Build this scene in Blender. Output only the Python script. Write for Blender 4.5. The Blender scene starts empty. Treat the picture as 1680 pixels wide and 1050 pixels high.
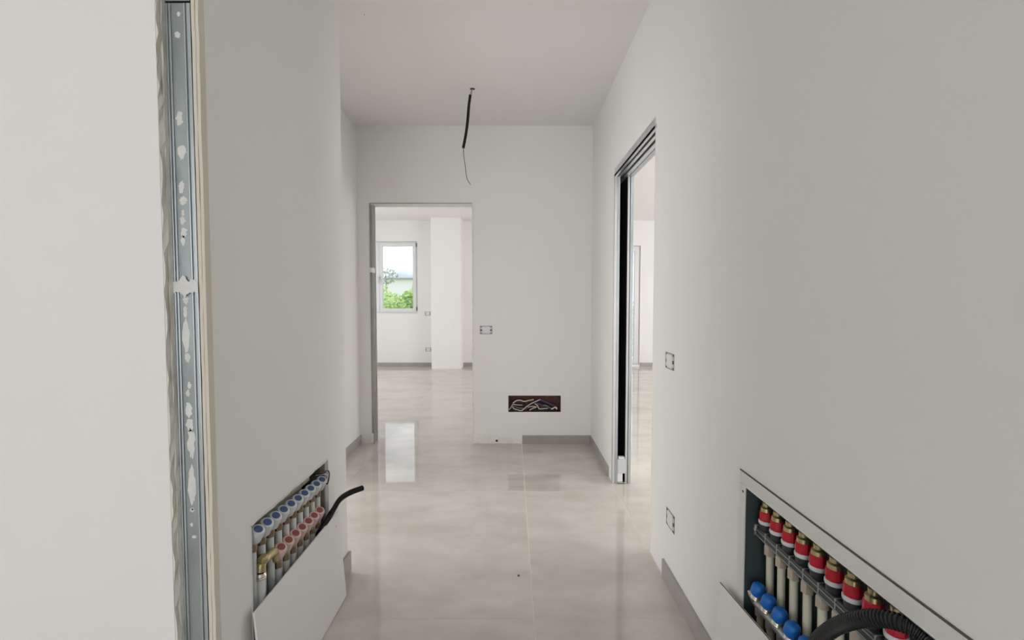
import bpy, math, random
from mathutils import Vector, Matrix

random.seed(7)
S = bpy.context.scene
COL = S.collection

# ------------------------------------------------------------------ camera
FPX = 760.0            # focal length in pixels of the 1680 x 1050 frame
HORIZON = 492.0
EYE = 1.24
PITCH = math.atan((525.0 - HORIZON) / FPX)
cam = bpy.data.cameras.new('camera')
cam.sensor_width = 36.0
cam.lens = FPX / 1680.0 * 36.0
cam.clip_start = 0.02
cam.clip_end = 300
camo = bpy.data.objects.new('camera', cam)
camo.location = (0, 0, EYE)
camo.rotation_euler = (math.pi / 2 - PITCH, 0, 0)
COL.objects.link(camo)
S.camera = camo

# ------------------------------------------------------------------ view
S.view_settings.view_transform = 'Standard'
S.view_settings.look = 'None'
S.view_settings.gamma = 1.0
S.view_settings.use_curve_mapping = False
S.view_settings.exposure = -0.08

# ------------------------------------------------------------------ world: bright broken cloud
W = bpy.data.worlds.new('sky')
S.world = W
W.use_nodes = True
nt = W.node_tree
nt.nodes.clear()
o_ = nt.nodes.new('ShaderNodeOutputWorld')
bg = nt.nodes.new('ShaderNodeBackground')
tc = nt.nodes.new('ShaderNodeTexCoord')
mp = nt.nodes.new('ShaderNodeMapping')
mp.inputs['Scale'].default_value = (1, 1, 2.6)
nz = nt.nodes.new('ShaderNodeTexNoise')
nz.inputs['Scale'].default_value = 5.0
nz.inputs['Detail'].default_value = 6
rp = nt.nodes.new('ShaderNodeValToRGB')
rp.color_ramp.elements[0].position = 0.38
rp.color_ramp.elements[0].color = (0.40, 0.45, 0.52, 1)
rp.color_ramp.elements[1].position = 0.58
rp.color_ramp.elements[1].color = (1.0, 1.0, 1.0, 1)
nt.links.new(tc.outputs['Generated'], mp.inputs['Vector'])
nt.links.new(mp.outputs['Vector'], nz.inputs['Vector'])
nt.links.new(nz.outputs['Fac'], rp.inputs['Fac'])
nt.links.new(rp.outputs['Color'], bg.inputs['Color'])
bg.inputs['Strength'].default_value = 2.1
nt.links.new(bg.outputs[0], o_.inputs[0])

# ------------------------------------------------------------------ room dimensions (metres)
H = 2.70                                    # ceiling
XR = 0.68                                   # right corridor wall face
XL = -0.745                                 # near left corridor wall face
XLF = -1.31                                 # far, set back left wall face
YB = 3.955                                  # back wall face
YF = 8.60                                   # far wall of the living room
YC = 2.05                                   # corner where the left wall steps back
YJ0, YJ1 = 1.103, 1.135                     # cut wall end (jamb) front and back
DY0, DY1 = 2.225, 3.09                      # pocket door opening in the right wall
DZ = 2.055

# ------------------------------------------------------------------ area lights standing in for daylight at unseen openings
def area_light(name, loc, rot, sx, sy, power, color=(1, 1, 1), portal=False):
    l = bpy.data.lights.new(name, 'AREA')
    l.shape = 'RECTANGLE'
    l.size, l.size_y = sx, sy
    l.energy = power
    l.color = color
    if portal:
        l.cycles.is_portal = True
    o = bpy.data.objects.new(name, l)
    o.location, o.rotation_euler = loc, rot
    COL.objects.link(o)
    return o
R90 = math.pi / 2
# room of the camera: wide glazed door in the rear wall and a window in the left wall
area_light('daylight_rear_window', (-1.1, -4.96, 1.20), (R90, 0, 0), 3.2, 2.3, 67, (0.965, 0.99, 1.0))
# living room: fill lights added at unseen openings in its end walls
area_light('fill_living_left', (-3.44, 6.4, 1.35), (0, -R90, 0), 2.0, 2.4, 21)
area_light('fill_living_right', (4.94, 2.2, 1.25), (0, R90, 0), 2.2, 2.8, 100)
area_light('fill_living_right_far', (4.94, 6.7, 1.25), (0, R90, 0), 2.2, 2.0, 32)
# unseen side room and doorway, added to brighten the corridor
area_light('fill_side_room', (-3.44, 2.6, 1.35), (0, -R90, 0), 2.0, 1.8, 46)

# ------------------------------------------------------------------ pixel helpers
FWD = Vector((0, math.cos(PITCH), -math.sin(PITCH)))
UP = Vector((0, math.sin(PITCH), math.cos(PITCH)))
RT = Vector((1, 0, 0))
EYEV = Vector((0, 0, EYE))
def ray(px, py):
    return FWD * FPX + RT * (px - 840.0) + UP * (525.0 - py)
def onX(px, py, X):
    r = ray(px, py); return EYEV + r * (X / r.x)
def onY(px, py, Y):
    r = ray(px, py); return EYEV + r * (Y / r.y)
def onZ(px, py, Z):
    r = ray(px, py); return EYEV + r * ((Z - EYE) / r.z)

# ------------------------------------------------------------------ materials
MATS = {}
def mat(name, color, rough=0.5, metal=0.0, noise=None, bump=0.0, bscale=40.0, ior=1.5, spec=0.5, stretch=(1, 1, 1), rough2=None, emit=None, rand=False):
    """noise = (scale, second colour, lo, hi)"""
    m = bpy.data.materials.new(name)
    m.use_nodes = True
    t = m.node_tree
    b = t.nodes['Principled BSDF']
    b.inputs['Base Color'].default_value = (*color, 1)
    b.inputs['Roughness'].default_value = rough
    b.inputs['Metallic'].default_value = metal
    b.inputs['IOR'].default_value = ior
    b.inputs['Specular IOR Level'].default_value = spec
    if noise or bump:
        c = t.nodes.new('ShaderNodeTexCoord')
        mpn = t.nodes.new('ShaderNodeMapping')
        mpn.inputs['Scale'].default_value = stretch
        t.links.new(c.outputs['Object'], mpn.inputs['Vector'])
        vec = mpn.outputs['Vector']
        if rand:
            oi = t.nodes.new('ShaderNodeObjectInfo')
            mu = t.nodes.new('ShaderNodeMath'); mu.operation = 'MULTIPLY'
            mu.inputs[1].default_value = 37.0
            t.links.new(oi.outputs['Random'], mu.inputs[0])
            va = t.nodes.new('ShaderNodeVectorMath'); va.operation = 'ADD'
            t.links.new(vec, va.inputs[0]); t.links.new(mu.outputs[0], va.inputs[1])
            vec = va.outputs[0]
    if noise:
        n = t.nodes.new('ShaderNodeTexNoise')
        n.inputs['Scale'].default_value = noise[0]
        n.inputs['Detail'].default_value = 5
        n.inputs['Roughness'].default_value = 0.6
        t.links.new(vec, n.inputs['Vector'])
        r = t.nodes.new('ShaderNodeValToRGB')
        r.color_ramp.elements[0].position = noise[2]
        r.color_ramp.elements[1].position = noise[3]
        r.color_ramp.elements[0].color = (*color, 1)
        r.color_ramp.elements[1].color = (*noise[1], 1)
        t.links.new(n.outputs['Fac'], r.inputs['Fac'])
        t.links.new(r.outputs['Color'], b.inputs['Base Color'])
        if rough2 is not None:
            mr = t.nodes.new('ShaderNodeMapRange')
            mr.inputs['To Min'].default_value = rough
            mr.inputs['To Max'].default_value = rough2
            t.links.new(n.outputs['Fac'], mr.inputs['Value'])
            t.links.new(mr.outputs[0], b.inputs['Roughness'])
    if bump:
        n2 = t.nodes.new('ShaderNodeTexNoise')
        n2.inputs['Scale'].default_value = bscale
        n2.inputs['Detail'].default_value = 4
        t.links.new(vec, n2.inputs['Vector'])
        bp = t.nodes.new('ShaderNodeBump')
        bp.inputs['Strength'].default_value = bump
        bp.inputs['Distance'].default_value = 0.002
        t.links.new(n2.outputs['Fac'], bp.inputs['Height'])
        t.links.new(bp.outputs['Normal'], b.inputs['Normal'])
    if emit:
        b.inputs['Emission Color'].default_value = (*color, 1)
        b.inputs['Emission Strength'].default_value = emit
    MATS[name] = m
    return m

mat('wall_paint', (0.90, 0.888, 0.868), 0.75, noise=(1.3, (0.885, 0.872, 0.852), 0.35, 0.7), bump=0.08, bscale=90, spec=0.25)
mat('ceiling_paint', (0.90, 0.882, 0.86), 0.85, noise=(1.0, (0.885, 0.868, 0.845), 0.35, 0.7), bump=0.06, bscale=80, spec=0.2)
mat('tile', (0.575, 0.53, 0.475), 0.02, noise=(5.5, (0.70, 0.655, 0.605), 0.34, 0.68), ior=1.6, rand=True, rough2=0.05, stretch=(0.6, 1.1, 1))
mat('grout', (0.80, 0.75, 0.67), 0.8)
mat('skirting', (0.36, 0.34, 0.31), 0.3, noise=(9, (0.42, 0.40, 0.37), 0.3, 0.7))
mat('steel', (0.33, 0.375, 0.385), 0.42, 0.75, noise=(14, (0.46, 0.515, 0.53), 0.35, 0.7), stretch=(1, 1, 0.25), bump=0.1, bscale=60, rough2=0.3)
mat('steel_lip', (0.56, 0.61, 0.64), 0.34, 0.8, noise=(30, (0.42, 0.465, 0.49), 0.4, 0.7), stretch=(1, 1, 0.1))
mat('gap', (0.03, 0.028, 0.025), 0.9)
mat('board_core', (0.84, 0.81, 0.74), 0.9, noise=(22, (0.52, 0.47, 0.39), 0.52, 0.78), stretch=(1, 1, 0.15), bump=0.5, bscale=120)
mat('board_face', (0.76, 0.68, 0.57), 0.9, noise=(10, (0.74, 0.70, 0.61), 0.35, 0.65), stretch=(1, 1, 0.2), bump=0.35, bscale=100)
mat('plaster', (0.82, 0.82, 0.80), 0.85, bump=0.5, bscale=150, noise=(40, (0.74, 0.74, 0.72), 0.4, 0.7))
mat('filler', (0.90, 0.885, 0.84), 0.85, bump=0.4, bscale=80, noise=(18, (0.78, 0.755, 0.69), 0.4, 0.7))
mat('aluminium', (0.72, 0.73, 0.74), 0.32, 0.85, noise=(20, (0.62, 0.63, 0.64), 0.4, 0.7), stretch=(1, 1, 0.1))
mat('frame_grey', (0.30, 0.28, 0.25), 0.45, 0.5, noise=(12, (0.42, 0.40, 0.36), 0.35, 0.7), stretch=(1, 1, 0.2))
mat('pocket_shade', (0.012, 0.011, 0.010), 0.8)
mat('white_plastic', (0.80, 0.80, 0.79), 0.35)
mat('pale_grey_plastic', (0.62, 0.64, 0.66), 0.4)
mat('dark_plastic', (0.05, 0.05, 0.05), 0.5)
mat('hardware_shadow_grey', (0.10, 0.095, 0.09), 0.7)  # dark grey of hinges, screws and marks; also drawn as shadow lines
mat('white_metal', (0.80, 0.80, 0.775), 0.4, noise=(3, (0.76, 0.76, 0.74), 0.3, 0.7))
mat('cover_white', (0.90, 0.885, 0.87), 0.5, noise=(2, (0.88, 0.865, 0.85), 0.3, 0.7))
mat('cabinet_dark', (0.045, 0.060, 0.060), 0.45, 0.3, noise=(6, (0.06, 0.085, 0.085), 0.3, 0.7))
mat('cabinet_khaki', (0.40, 0.39, 0.32), 0.45, 0.5, noise=(9, (0.50, 0.49, 0.42), 0.3, 0.7))
mat('cabinet_green', (0.20, 0.225, 0.21), 0.5, 0.4, noise=(9, (0.25, 0.28, 0.26), 0.3, 0.7))
mat('brass', (0.52, 0.44, 0.24), 0.3, 0.9)
mat('old_brass', (0.33, 0.25, 0.16), 0.42, 0.6, noise=(30, (0.25, 0.15, 0.10), 0.4, 0.7))
mat('nickel', (0.66, 0.61, 0.55), 0.28, 0.9)
mat('nut_pink', (0.62, 0.54, 0.46), 0.35, 0.55)
mat('bar_black', (0.055, 0.06, 0.062), 0.3, 0.3)
mat('bar_line', (0.42, 0.44, 0.45), 0.3, 0.5)
mat('red', (0.55, 0.012, 0.030), 0.35)
mat('dark_red', (0.16, 0.012, 0.016), 0.4)
mat('blue', (0.012, 0.16, 0.58), 0.38)
mat('blue_disc', (0.055, 0.105, 0.26), 0.4)
mat('red_disc', (0.33, 0.075, 0.065), 0.4)
mat('cap_white', (0.72, 0.75, 0.78), 0.4)
mat('cap_pink', (0.76, 0.56, 0.54), 0.4)
mat('pipe_white', (0.70, 0.72, 0.69), 0.38)
mat('pipe_cream', (0.70, 0.68, 0.54), 0.38)
mat('conduit', (0.018, 0.019, 0.019), 0.25)
mat('terracotta_box', (0.105, 0.032, 0.020), 0.6)
mat('cable_grey', (0.52, 0.47, 0.45), 0.5)
mat('cable_cream', (0.66, 0.56, 0.46), 0.5)
mat('cable_black', (0.02, 0.02, 0.02), 0.45)
mat('cable_violet', (0.10, 0.07, 0.16), 0.5)
mat('cable_green', (0.16, 0.24, 0.16), 0.5)
mat('cable_brown', (0.14, 0.07, 0.04), 0.5)
mat('cable_white', (0.80, 0.80, 0.80), 0.5)
mat('window_white', (0.80, 0.81, 0.82), 0.35)
mat('rail_white', (0.70, 0.71, 0.72), 0.5)
mat('leaf', (0.42, 0.62, 0.20), 0.6, noise=(3, (0.66, 0.80, 0.42), 0.35, 0.65))
mat('leaf_dark', (0.34, 0.38, 0.30), 0.6, noise=(3, (0.46, 0.50, 0.4), 0.35, 0.65))
mat('bark', (0.22, 0.18, 0.14), 0.9)
mat('grass', (0.30, 0.40, 0.20), 0.9, noise=(0.6, (0.42, 0.48, 0.32), 0.35, 0.65))
mat('render_pale', (0.92, 0.92, 0.91), 0.9)
mat('paper_label', (0.50, 0.46, 0.36), 0.7, noise=(60, (0.32, 0.29, 0.22), 0.5, 0.6))
g = mat('glass', (1, 1, 1), 0.0)
b_ = g.node_tree.nodes['Principled BSDF']
# thin clear pane: mostly transparent with a fresnel reflection
tn = g.node_tree
mixn = tn.nodes.new('ShaderNodeMixShader'); tr = tn.nodes.new('ShaderNodeBsdfTransparent'); gl = tn.nodes.new('ShaderNodeBsdfGlossy'); fr = tn.nodes.new('ShaderNodeFresnel')
gl.inputs['Roughness'].default_value = 0.0
tr.inputs['Color'].default_value = (0.95, 0.97, 0.97, 1)
fr.inputs['IOR'].default_value = 1.4
tn.links.new(fr.outputs[0], mixn.inputs[0]); tn.links.new(tr.outputs[0], mixn.inputs[1]); tn.links.new(gl.outputs[0], mixn.inputs[2])
tn.links.new(mixn.outputs[0], tn.nodes['Material Output'].inputs['Surface'])
tn.nodes.remove(b_)

# ------------------------------------------------------------------ mesh helpers
class MB:
    def __init__(self):
        self.v, self.f = [], []
    def box(self, x0, x1, y0, y1, z0, z1):
        n = len(self.v)
        self.v += [(x0, y0, z0), (x1, y0, z0), (x1, y1, z0), (x0, y1, z0), (x0, y0, z1), (x1, y0, z1), (x1, y1, z1), (x0, y1, z1)]
        self.f += [tuple(n + i for i in q) for q in ((0, 3, 2, 1), (4, 5, 6, 7), (0, 1, 5, 4), (1, 2, 6, 5), (2, 3, 7, 6), (3, 0, 4, 7))]
        return self
    def tube(self, path, radii, n=12, caps=True):
        """round tube along a path, radii a number or a list"""
        path = [Vector(p) for p in path]
        if not isinstance(radii, (list, tuple)):
            radii = [radii] * len(path)
        base = len(self.v)
        t0 = (path[1] - path[0]).normalized()
        u = t0.orthogonal().normalized()
        for i, p in enumerate(path):
            a = path[max(i - 1, 0)]; c = path[min(i + 1, len(path) - 1)]
            t = (c - a)
            t = t.normalized() if t.length > 1e-9 else t0
            u = (u - t * u.dot(t)).normalized()
            w = t.cross(u)
            for k in range(n):
                an = 2 * math.pi * k / n
                self.v.append(tuple(p + (u * math.cos(an) + w * math.sin(an)) * radii[i]))
        for i in range(len(path) - 1):
            for k in range(n):
                a = base + i * n + k; b = base + i * n + (k + 1) % n
                self.f.append((a, b, b + n, a + n))
        if caps:
            self.f.append(tuple(base + k for k in reversed(range(n))))
            e = base + (len(path) - 1) * n
            self.f.append(tuple(e + k for k in range(n)))
        return self
    def lathe(self, org, axis, prof, n=16):
        """prof: (distance along axis, radius) pairs, closed at both ends"""
        org, axis = Vector(org), Vector(axis).normalized()
        u = axis.orthogonal().normalized(); w = axis.cross(u)
        base = len(self.v)
        for d, r in prof:
            for k in range(n):
                an = 2 * math.pi * k / n
                self.v.append(tuple(org + axis * d + (u * math.cos(an) + w * math.sin(an)) * max(r, 1e-5)))
        for i in range(len(prof) - 1):
            for k in range(n):
                a = base + i * n + k; b = base + i * n + (k + 1) % n
                self.f.append((a, b, b + n, a + n))
        self.f.append(tuple(base + k for k in reversed(range(n))))
        e = base + (len(prof) - 1) * n
        self.f.append(tuple(e + k for k in range(n)))
        return self
    def prism(self, pts, d):
        """polygon pts extruded by vector d"""
        n = len(pts); b = len(self.v); d = Vector(d)
        self.v += [tuple(Vector(p)) for p in pts] + [tuple(Vector(p) + d) for p in pts]
        self.f.append(tuple(b + i for i in reversed(range(n))))
        self.f.append(tuple(b + n + i for i in range(n)))
        for i in range(n):
            j = (i + 1) % n
            self.f.append((b + i, b + j, b + n + j, b + n + i))
        return self
    def mesh(self, name, m, smooth=None):
        me = bpy.data.meshes.new(name)
        me.from_pydata(self.v, [], self.f)
        import bmesh
        bm = bmesh.new(); bm.from_mesh(me)
        bmesh.ops.recalc_face_normals(bm, faces=bm.faces)
        bm.to_mesh(me); bm.free()
        if smooth:
            for p in me.polygons:
                p.use_smooth = True
            me.set_sharp_from_angle(angle=math.radians(smooth))
        me.materials.append(MATS[m])
        me.update()
        return me
    def build(self, name, m, parent=None, smooth=None, bevel=0.0):
        o = bpy.data.objects.new(name, self.mesh(name, m, smooth))
        COL.objects.link(o)
        if parent:
            o.parent = parent
            o.matrix_parent_inverse = Matrix.Translation(parent.location).inverted() if parent.type == 'EMPTY' else Matrix.Identity(4)
        if bevel:
            bv = o.modifiers.new('edge', 'BEVEL'); bv.width = bevel; bv.segments = 2; bv.limit_method = 'ANGLE'
        return o

def tag(o, label, cat, group=None, kind=None):
    if label: o['label'] = label
    if cat: o['category'] = cat
    if group: o['group'] = group
    if kind: o['kind'] = kind
    return o
def thing(name, label, cat, loc=(0, 0, 0), group=None):
    o = bpy.data.objects.new(name, None)
    o.empty_display_size = 0.1
    o.location = loc
    COL.objects.link(o)
    return tag(o, label, cat, group)
def struct(o, label, cat):
    return tag(o, label, cat, kind='structure')
def spline(pts, n):
    """Catmull-Rom through pts"""
    P = [Vector(p) for p in pts]
    P = [P[0] * 2 - P[1]] + P + [P[-1] * 2 - P[-2]]
    out = []
    for i in range(1, len(P) - 2):
        for k in range(n):
            t = k / n
            a, b, c, d = P[i - 1], P[i], P[i + 1], P[i + 2]
            out.append(0.5 * ((2 * b) + (c - a) * t + (2 * a - 5 * b + 4 * c - d) * t * t + (3 * b - a - 3 * c + d) * t ** 3))
    out.append(P[-2])
    return out
def corrugated(pts, r, pitch=0.004):
    dense = spline(pts, 40)
    # resample evenly
    L = [0]
    for a, b in zip(dense, dense[1:]):
        L.append(L[-1] + (b - a).length)
    n = int(L[-1] / (pitch / 4))
    path, rad, j = [], [], 0
    for i in range(n + 1):
        s = L[-1] * i / n
        while j < len(L) - 2 and L[j + 1] < s:
            j += 1
        f = (s - L[j]) / max(L[j + 1] - L[j], 1e-9)
        path.append(dense[j].lerp(dense[j + 1], min(max(f, 0), 1)))
        rad.append(r if i % 4 in (0, 1) else r * 0.80)
    return MB().tube(path, rad, 14)

# ================================================================== STRUCTURE
X0, X1, Y0, Y1 = -3.5, 5.0, -5.0, YF        # outer extent of the flat
fl = MB().box(X0 - 0.15, X1 + 0.15, Y0 - 0.15, Y1 + 0.15, -0.12, -0.0006).build('floor', 'grout')
struct(fl, 'polished greige porcelain tile floor running through corridor and rooms', 'floor')
# joints: one long joint down the corridor, one along the pocket door threshold
XJ = [X0, -2.315, -1.115, 0.085, 0.676, 1.876, 3.076, 4.276, X1]
YJ = [Y0] + [2.95 + 1.2 * k for k in range(-6, 5) if Y0 + .05 < 2.95 + 1.2 * k < Y1 - .05] + [Y1]
def tile_mesh(w, l, gl, gr_):
    m = MB(); e = 0.0007; gy = 0.0004
    a, b, c, d = -w / 2 + gl, w / 2 - gr_, -l / 2 + gy, l / 2 - gy
    m.v += [(a, c, -0.009), (b, c, -0.009), (b, d, -0.009), (a, d, -0.009), (a, c, -e), (b, c, -e), (b, d, -e), (a, d, -e),
            (a + e, c + e, 0), (b - e, c + e, 0), (b - e, d - e, 0), (a + e, d - e, 0)]
    m.f += [(0, 1, 5, 4), (1, 2, 6, 5), (2, 3, 7, 6), (3, 0, 4, 7), (4, 5, 9, 8), (5, 6, 10, 9), (6, 7, 11, 10), (7, 4, 8, 11), (8, 9, 10, 11)]
    return m.mesh('tile', 'tile')
cache = {}
for a, b in zip(XJ, XJ[1:]):
    for c, d in zip(YJ, YJ[1:]):
        if a > 0.8 and d < 0.3:      # closed off, never seen
            continue
        wide = lambda q: 0.0017 if q in (0.085, 0.676) else 0.0004
        k = (round(b - a, 3), round(d - c, 3), wide(a), wide(b))
        if k not in cache:
            cache[k] = tile_mesh(*k)
        t = bpy.data.objects.new('tile', cache[k])
        t.location = ((a + b) / 2, (c + d) / 2, 0)
        COL.objects.link(t)
        t.parent = fl

ce = MB().box(X0 - 0.15, X1 + 0.15, Y0 - 0.15, Y1 + 0.15, H, H + 0.15).build('ceiling', 'ceiling_paint')
struct(ce, 'plain off-white plastered ceiling above the corridor', 'ceiling')

# ---- right wall: near stretch with manifold recess, header over the pocket door, far stretch hollow for the door
CR_Y0, CR_Y1 = 0.46, onX(1223, 795, XR).y           # right cabinet opening, near and far side
CR_Z0, CR_Z1 = 0.20, 0.695
TRW = 0.16
m = MB()
m.box(XR, XR + TRW, Y0, CR_Y0, 0, H)
m.box(XR, XR + TRW, CR_Y1, DY0, 0, H)
m.box(XR, XR + TRW, CR_Y0, CR_Y1, 0, CR_Z0)
m.box(XR, XR + TRW, CR_Y0, CR_Y1, CR_Z1, H)
m.box(XR + 0.125, XR + TRW, CR_Y0, CR_Y1, CR_Z0, CR_Z1)
m.box(XR, XR + 0.12, DY0, DY1, DZ + 0.05, H)
m.box(XR, XR + 0.12, DY1, YB, DZ + 0.05, H)
m.box(XR, XR + 0.030, DY1 + 0.004, YB, 0, DZ + 0.05)
m.box(XR + 0.085, XR + 0.12, DY1 + 0.004, YB, 0, DZ + 0.05)
wr = m.build('wall_right', 'wall_paint')
struct(wr, 'long white plastered wall on the right of the corridor', 'wall')

# ---- back wall with doorway and recess for the cable box
BD0 = onY(611, 600, YB).x; BD1 = onY(776, 600, YB).x; BDZ = onY(700, 334, YB).z
bx0 = onY(834, 660, YB).x; bx1 = onY(920, 660, YB).x
bz0 = onY(880, 676, YB).z; bz1 = onY(880, 649, YB).z
TB = 0.12
m = MB()
m.box(XLF - 0.15, BD0, YB, YB + TB, 0, H)
m.box(BD0, BD1, YB, YB + TB, BDZ, H)
m.box(BD1, bx0, YB, YB + TB, 0, H)
m.box(bx1, XR + 0.12, YB, YB + TB, 0, H)
m.box(bx0, bx1, YB, YB + TB, 0, bz0)
m.box(bx0, bx1, YB, YB + TB, bz1, H)
m.box(bx0, bx1, YB + 0.085, YB + TB, bz0, bz1)
wb = m.build('wall_back', 'wall_paint')
struct(wb, 'white wall at the end of the corridor with a doorway', 'wall')

# ---- left walls
CL_Y0 = onX(412, 900, XL).y; CL_Y1 = onX(538.5, 800, XL).y
CL_Z0 = 0.16
CL_Z1 = 0.5 * (onX(412, 859, XL).z + onX(535, 757.5, XL).z)
TLW = 0.16
m = MB()
m.box(XL - TLW, XL, YJ1 + 0.016, CL_Y0, 0, H)
m.box(XL - TLW, XL, CL_Y1, YC, 0, H)
m.box(XL - TLW, XL, CL_Y0, CL_Y1, 0, CL_Z0)
m.box(XL - TLW, XL, CL_Y0, CL_Y1, CL_Z1, H)
m.box(XL - TLW, XL - 0.125, CL_Y0, CL_Y1, CL_Z0, CL_Z1)
m.box(XLF - 0.15, XL - TLW, YC - 0.12, YC, 0, H)
wl = m.build('wall_left', 'wall_paint')
struct(wl, 'white left corridor wall that ends at a corner, with manifold recess', 'wall')
m = MB().box(XLF - 0.12, XLF, YC, 2.13, 0, H).box(XLF - 0.12, XLF, 3.0, YB, 0, H).box(XLF - 0.12, XLF, 2.13, 3.0, DZ, H)  # unseen doorway opening added to let fill light into the corridor
wlf = m.build('wall_left_recess', 'wall_paint')
struct(wlf, 'narrow strip of set back left wall beside the doorway', 'wall')

# ---- front partition: its boards stop ragged and leave the end stud of the corridor wall bare
XS0, XS1 = -0.8250, -0.7640                 # bare steel stud, left and right edge
m = MB().box(X0, XS0 - 0.022, YJ0 + 0.001, YJ0 + 0.12, 0, H)
wf = m.build('wall_front', 'wall_paint')
struct(wf, 'bright white partition at far left of the picture with ragged cut end', 'wall')
MB().box(X0, XS0 - 0.0025, YJ0, YJ0 + 0.0009, 0, H).build('board_face', 'wall_paint', wf)

# ---- outer walls of the rooms
def holed_wall(name, axis, pos, thick, u0, u1, holes):
    """wall across u at pos (axis 'y' or 'x'), holes = (ua, ub, za, zb)"""
    m = MB()
    def bx(a, b, z0, z1):
        if b - a < 1e-6 or z1 - z0 < 1e-6: return
        p0, p1 = min(pos, pos + thick), max(pos, pos + thick)
        if axis == 'y': m.box(a, b, p0, p1, z0, z1)
        else: m.box(p0, p1, a, b, z0, z1)
    cur = u0
    for ua, ub, za, zb in holes:
        bx(cur, ua, 0, H); bx(ua, ub, 0, za); bx(ua, ub, zb, H); cur = ub
    bx(cur, u1, 0, H)
    return m.build(name, 'wall_paint')
# window in the far wall seen through the doorway
W1 = dict(x1=onY(685, 450, YF).x, z0=onY(660, 514, YF).z, z1=onY(660, 396, YF).z)
W1['x0'] = W1['x1'] - 1.42
W2 = dict(x1=onY(1050, 500, YF).x, z0=0.03, z1=onY(1045, 403, YF).z)
W2['x0'] = W2['x1'] - 1.30
far = holed_wall('wall_far', 'y', YF, 0.3, X0 - 0.15, X1 + 0.15,
                 [(W1['x0'], W1['x1'], W1['z0'], W1['z1']), (W2['x0'], W2['x1'], W2['z0'], W2['z1'])])
struct(far, 'far white living room wall with a window and a glazed door', 'wall')
RW = (-2.7, 0.5, 0.05, 2.35)
o = holed_wall('wall_rear', 'y', Y0, -0.15, X0 - 0.15, X1 + 0.15, [RW]); struct(o, 'white wall behind the viewer with a wide window', 'wall')
LW = (5.2, 7.6, 0.35, 2.35)  # unseen living room opening, added for its fill light
LW2 = (1.7, 3.5, 0.35, 2.35)  # unseen opening of the added side room
o = holed_wall('wall_left_outer', 'x', X0, -0.15, Y0, YF, [LW2, LW]); struct(o, 'white outer wall at the left end of the rooms', 'wall')
EW = (0.8, 3.6, 0.15, 2.35)  # unseen opening added for light through the pocket door
EW2 = (5.7, 7.7, 0.15, 2.35)  # unseen opening added to brighten the far right of the living room
o = holed_wall('wall_right_outer', 'x', X1, 0.15, Y0, YF, [EW, EW2]); struct(o, 'white outer wall at the right end of the living room', 'wall')
o = MB().box(XR + TRW, X1, 0.4, 0.5, 0, H).build('wall_right_near', 'wall_paint'); struct(o, 'white cross wall closing the right hand room', 'wall')
o = MB().box(X0, XLF - 0.15, YB, YB + TB, 0, H).build('wall_back_left', 'wall_paint'); struct(o, 'white wall continuing left of the doorway in the living room', 'wall')

# column box standing out of the far wall
cx0 = onY(708, 600, YF - 0.33).x; cx1 = onY(757, 600, YF - 0.33).x
o = MB().box(cx0, cx1, YF - 0.33, YF, 0, H).build('wall_column', 'wall_paint', bevel=0.003)
struct(o, 'white boxed pillar standing out beside the far window', 'pillar')

# ---- windows
def sash(m, x0, x1, y0, y1, z0, z1, w):
    m.box(x0, x0 + w, y0, y1, z0, z1); m.box(x1 - w, x1, y0, y1, z0, z1)
    m.box(x0 + w, x1 - w, y0, y1, z0, z0 + w); m.box(x0 + w, x1 - w, y0, y1, z1 - w, z1)
def window(name, label, cat, w, yf, fw, sw):
    t = thing(name, None, None, ((w['x0'] + w['x1']) / 2, yf, w['z0']))
    struct(t, label, cat)
    a, b, c, d = w['x0'] + 0.002, w['x1'] - 0.002, w['z0'] + 0.002, w['z1'] - 0.002
    m = MB(); sash(m, a, b, yf + 0.03, yf + 0.09, c, d, fw); m.build('window_frame', 'window_white', t, bevel=0.004)
    mid = (a + b) / 2
    for s0, s1 in ((a + fw * 0.6, mid - 0.001), (mid + 0.001, b - fw * 0.6)):
        m = MB(); sash(m, s0, s1, yf + 0.010, yf + 0.065, c + fw * 0.6, d - fw * 0.6, sw)
        s = m.build('sash', 'window_white', t, bevel=0.005)
        MB().box(s0 + sw - 0.004, s1 - sw + 0.004, yf + 0.036, yf + 0.042, c + fw * 0.6 + sw - 0.004, d - fw * 0.6 - sw + 0.004).build('pane', 'glass', s)
    return t
w1 = window('window_1', 'white framed two leaf window seen through the back doorway', 'window', W1, YF, 0.045, 0.060)
for z in (W1['z0'] + 0.05, W1['z1'] - 0.10):
    MB().lathe((W1['x1'] - 0.018, YF + 0.002, z), (0, 0, 1), [(0, .009), (.07, .009)], 8).build('hinge', 'hardware_shadow_grey', w1)
mid1 = (W1['x0'] + W1['x1']) / 2
h = MB().box(mid1 - 0.014, mid1 + 0.014, YF - 0.002, YF + 0.010, 1.60, 1.70).box(mid1 - 0.009, mid1 + 0.009, YF - 0.035, YF - 0.002, 1.64, 1.66).box(mid1 - 0.010, mid1 + 0.010, YF - 0.045, YF - 0.030, 1.54, 1.665)
h.build('window_handle', 'pale_grey_plastic', w1, bevel=0.003)
w2 = window('window_2', 'white framed glazed balcony door seen through the pocket door opening', 'window', W2, YF, 0.045, 0.075)
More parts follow.
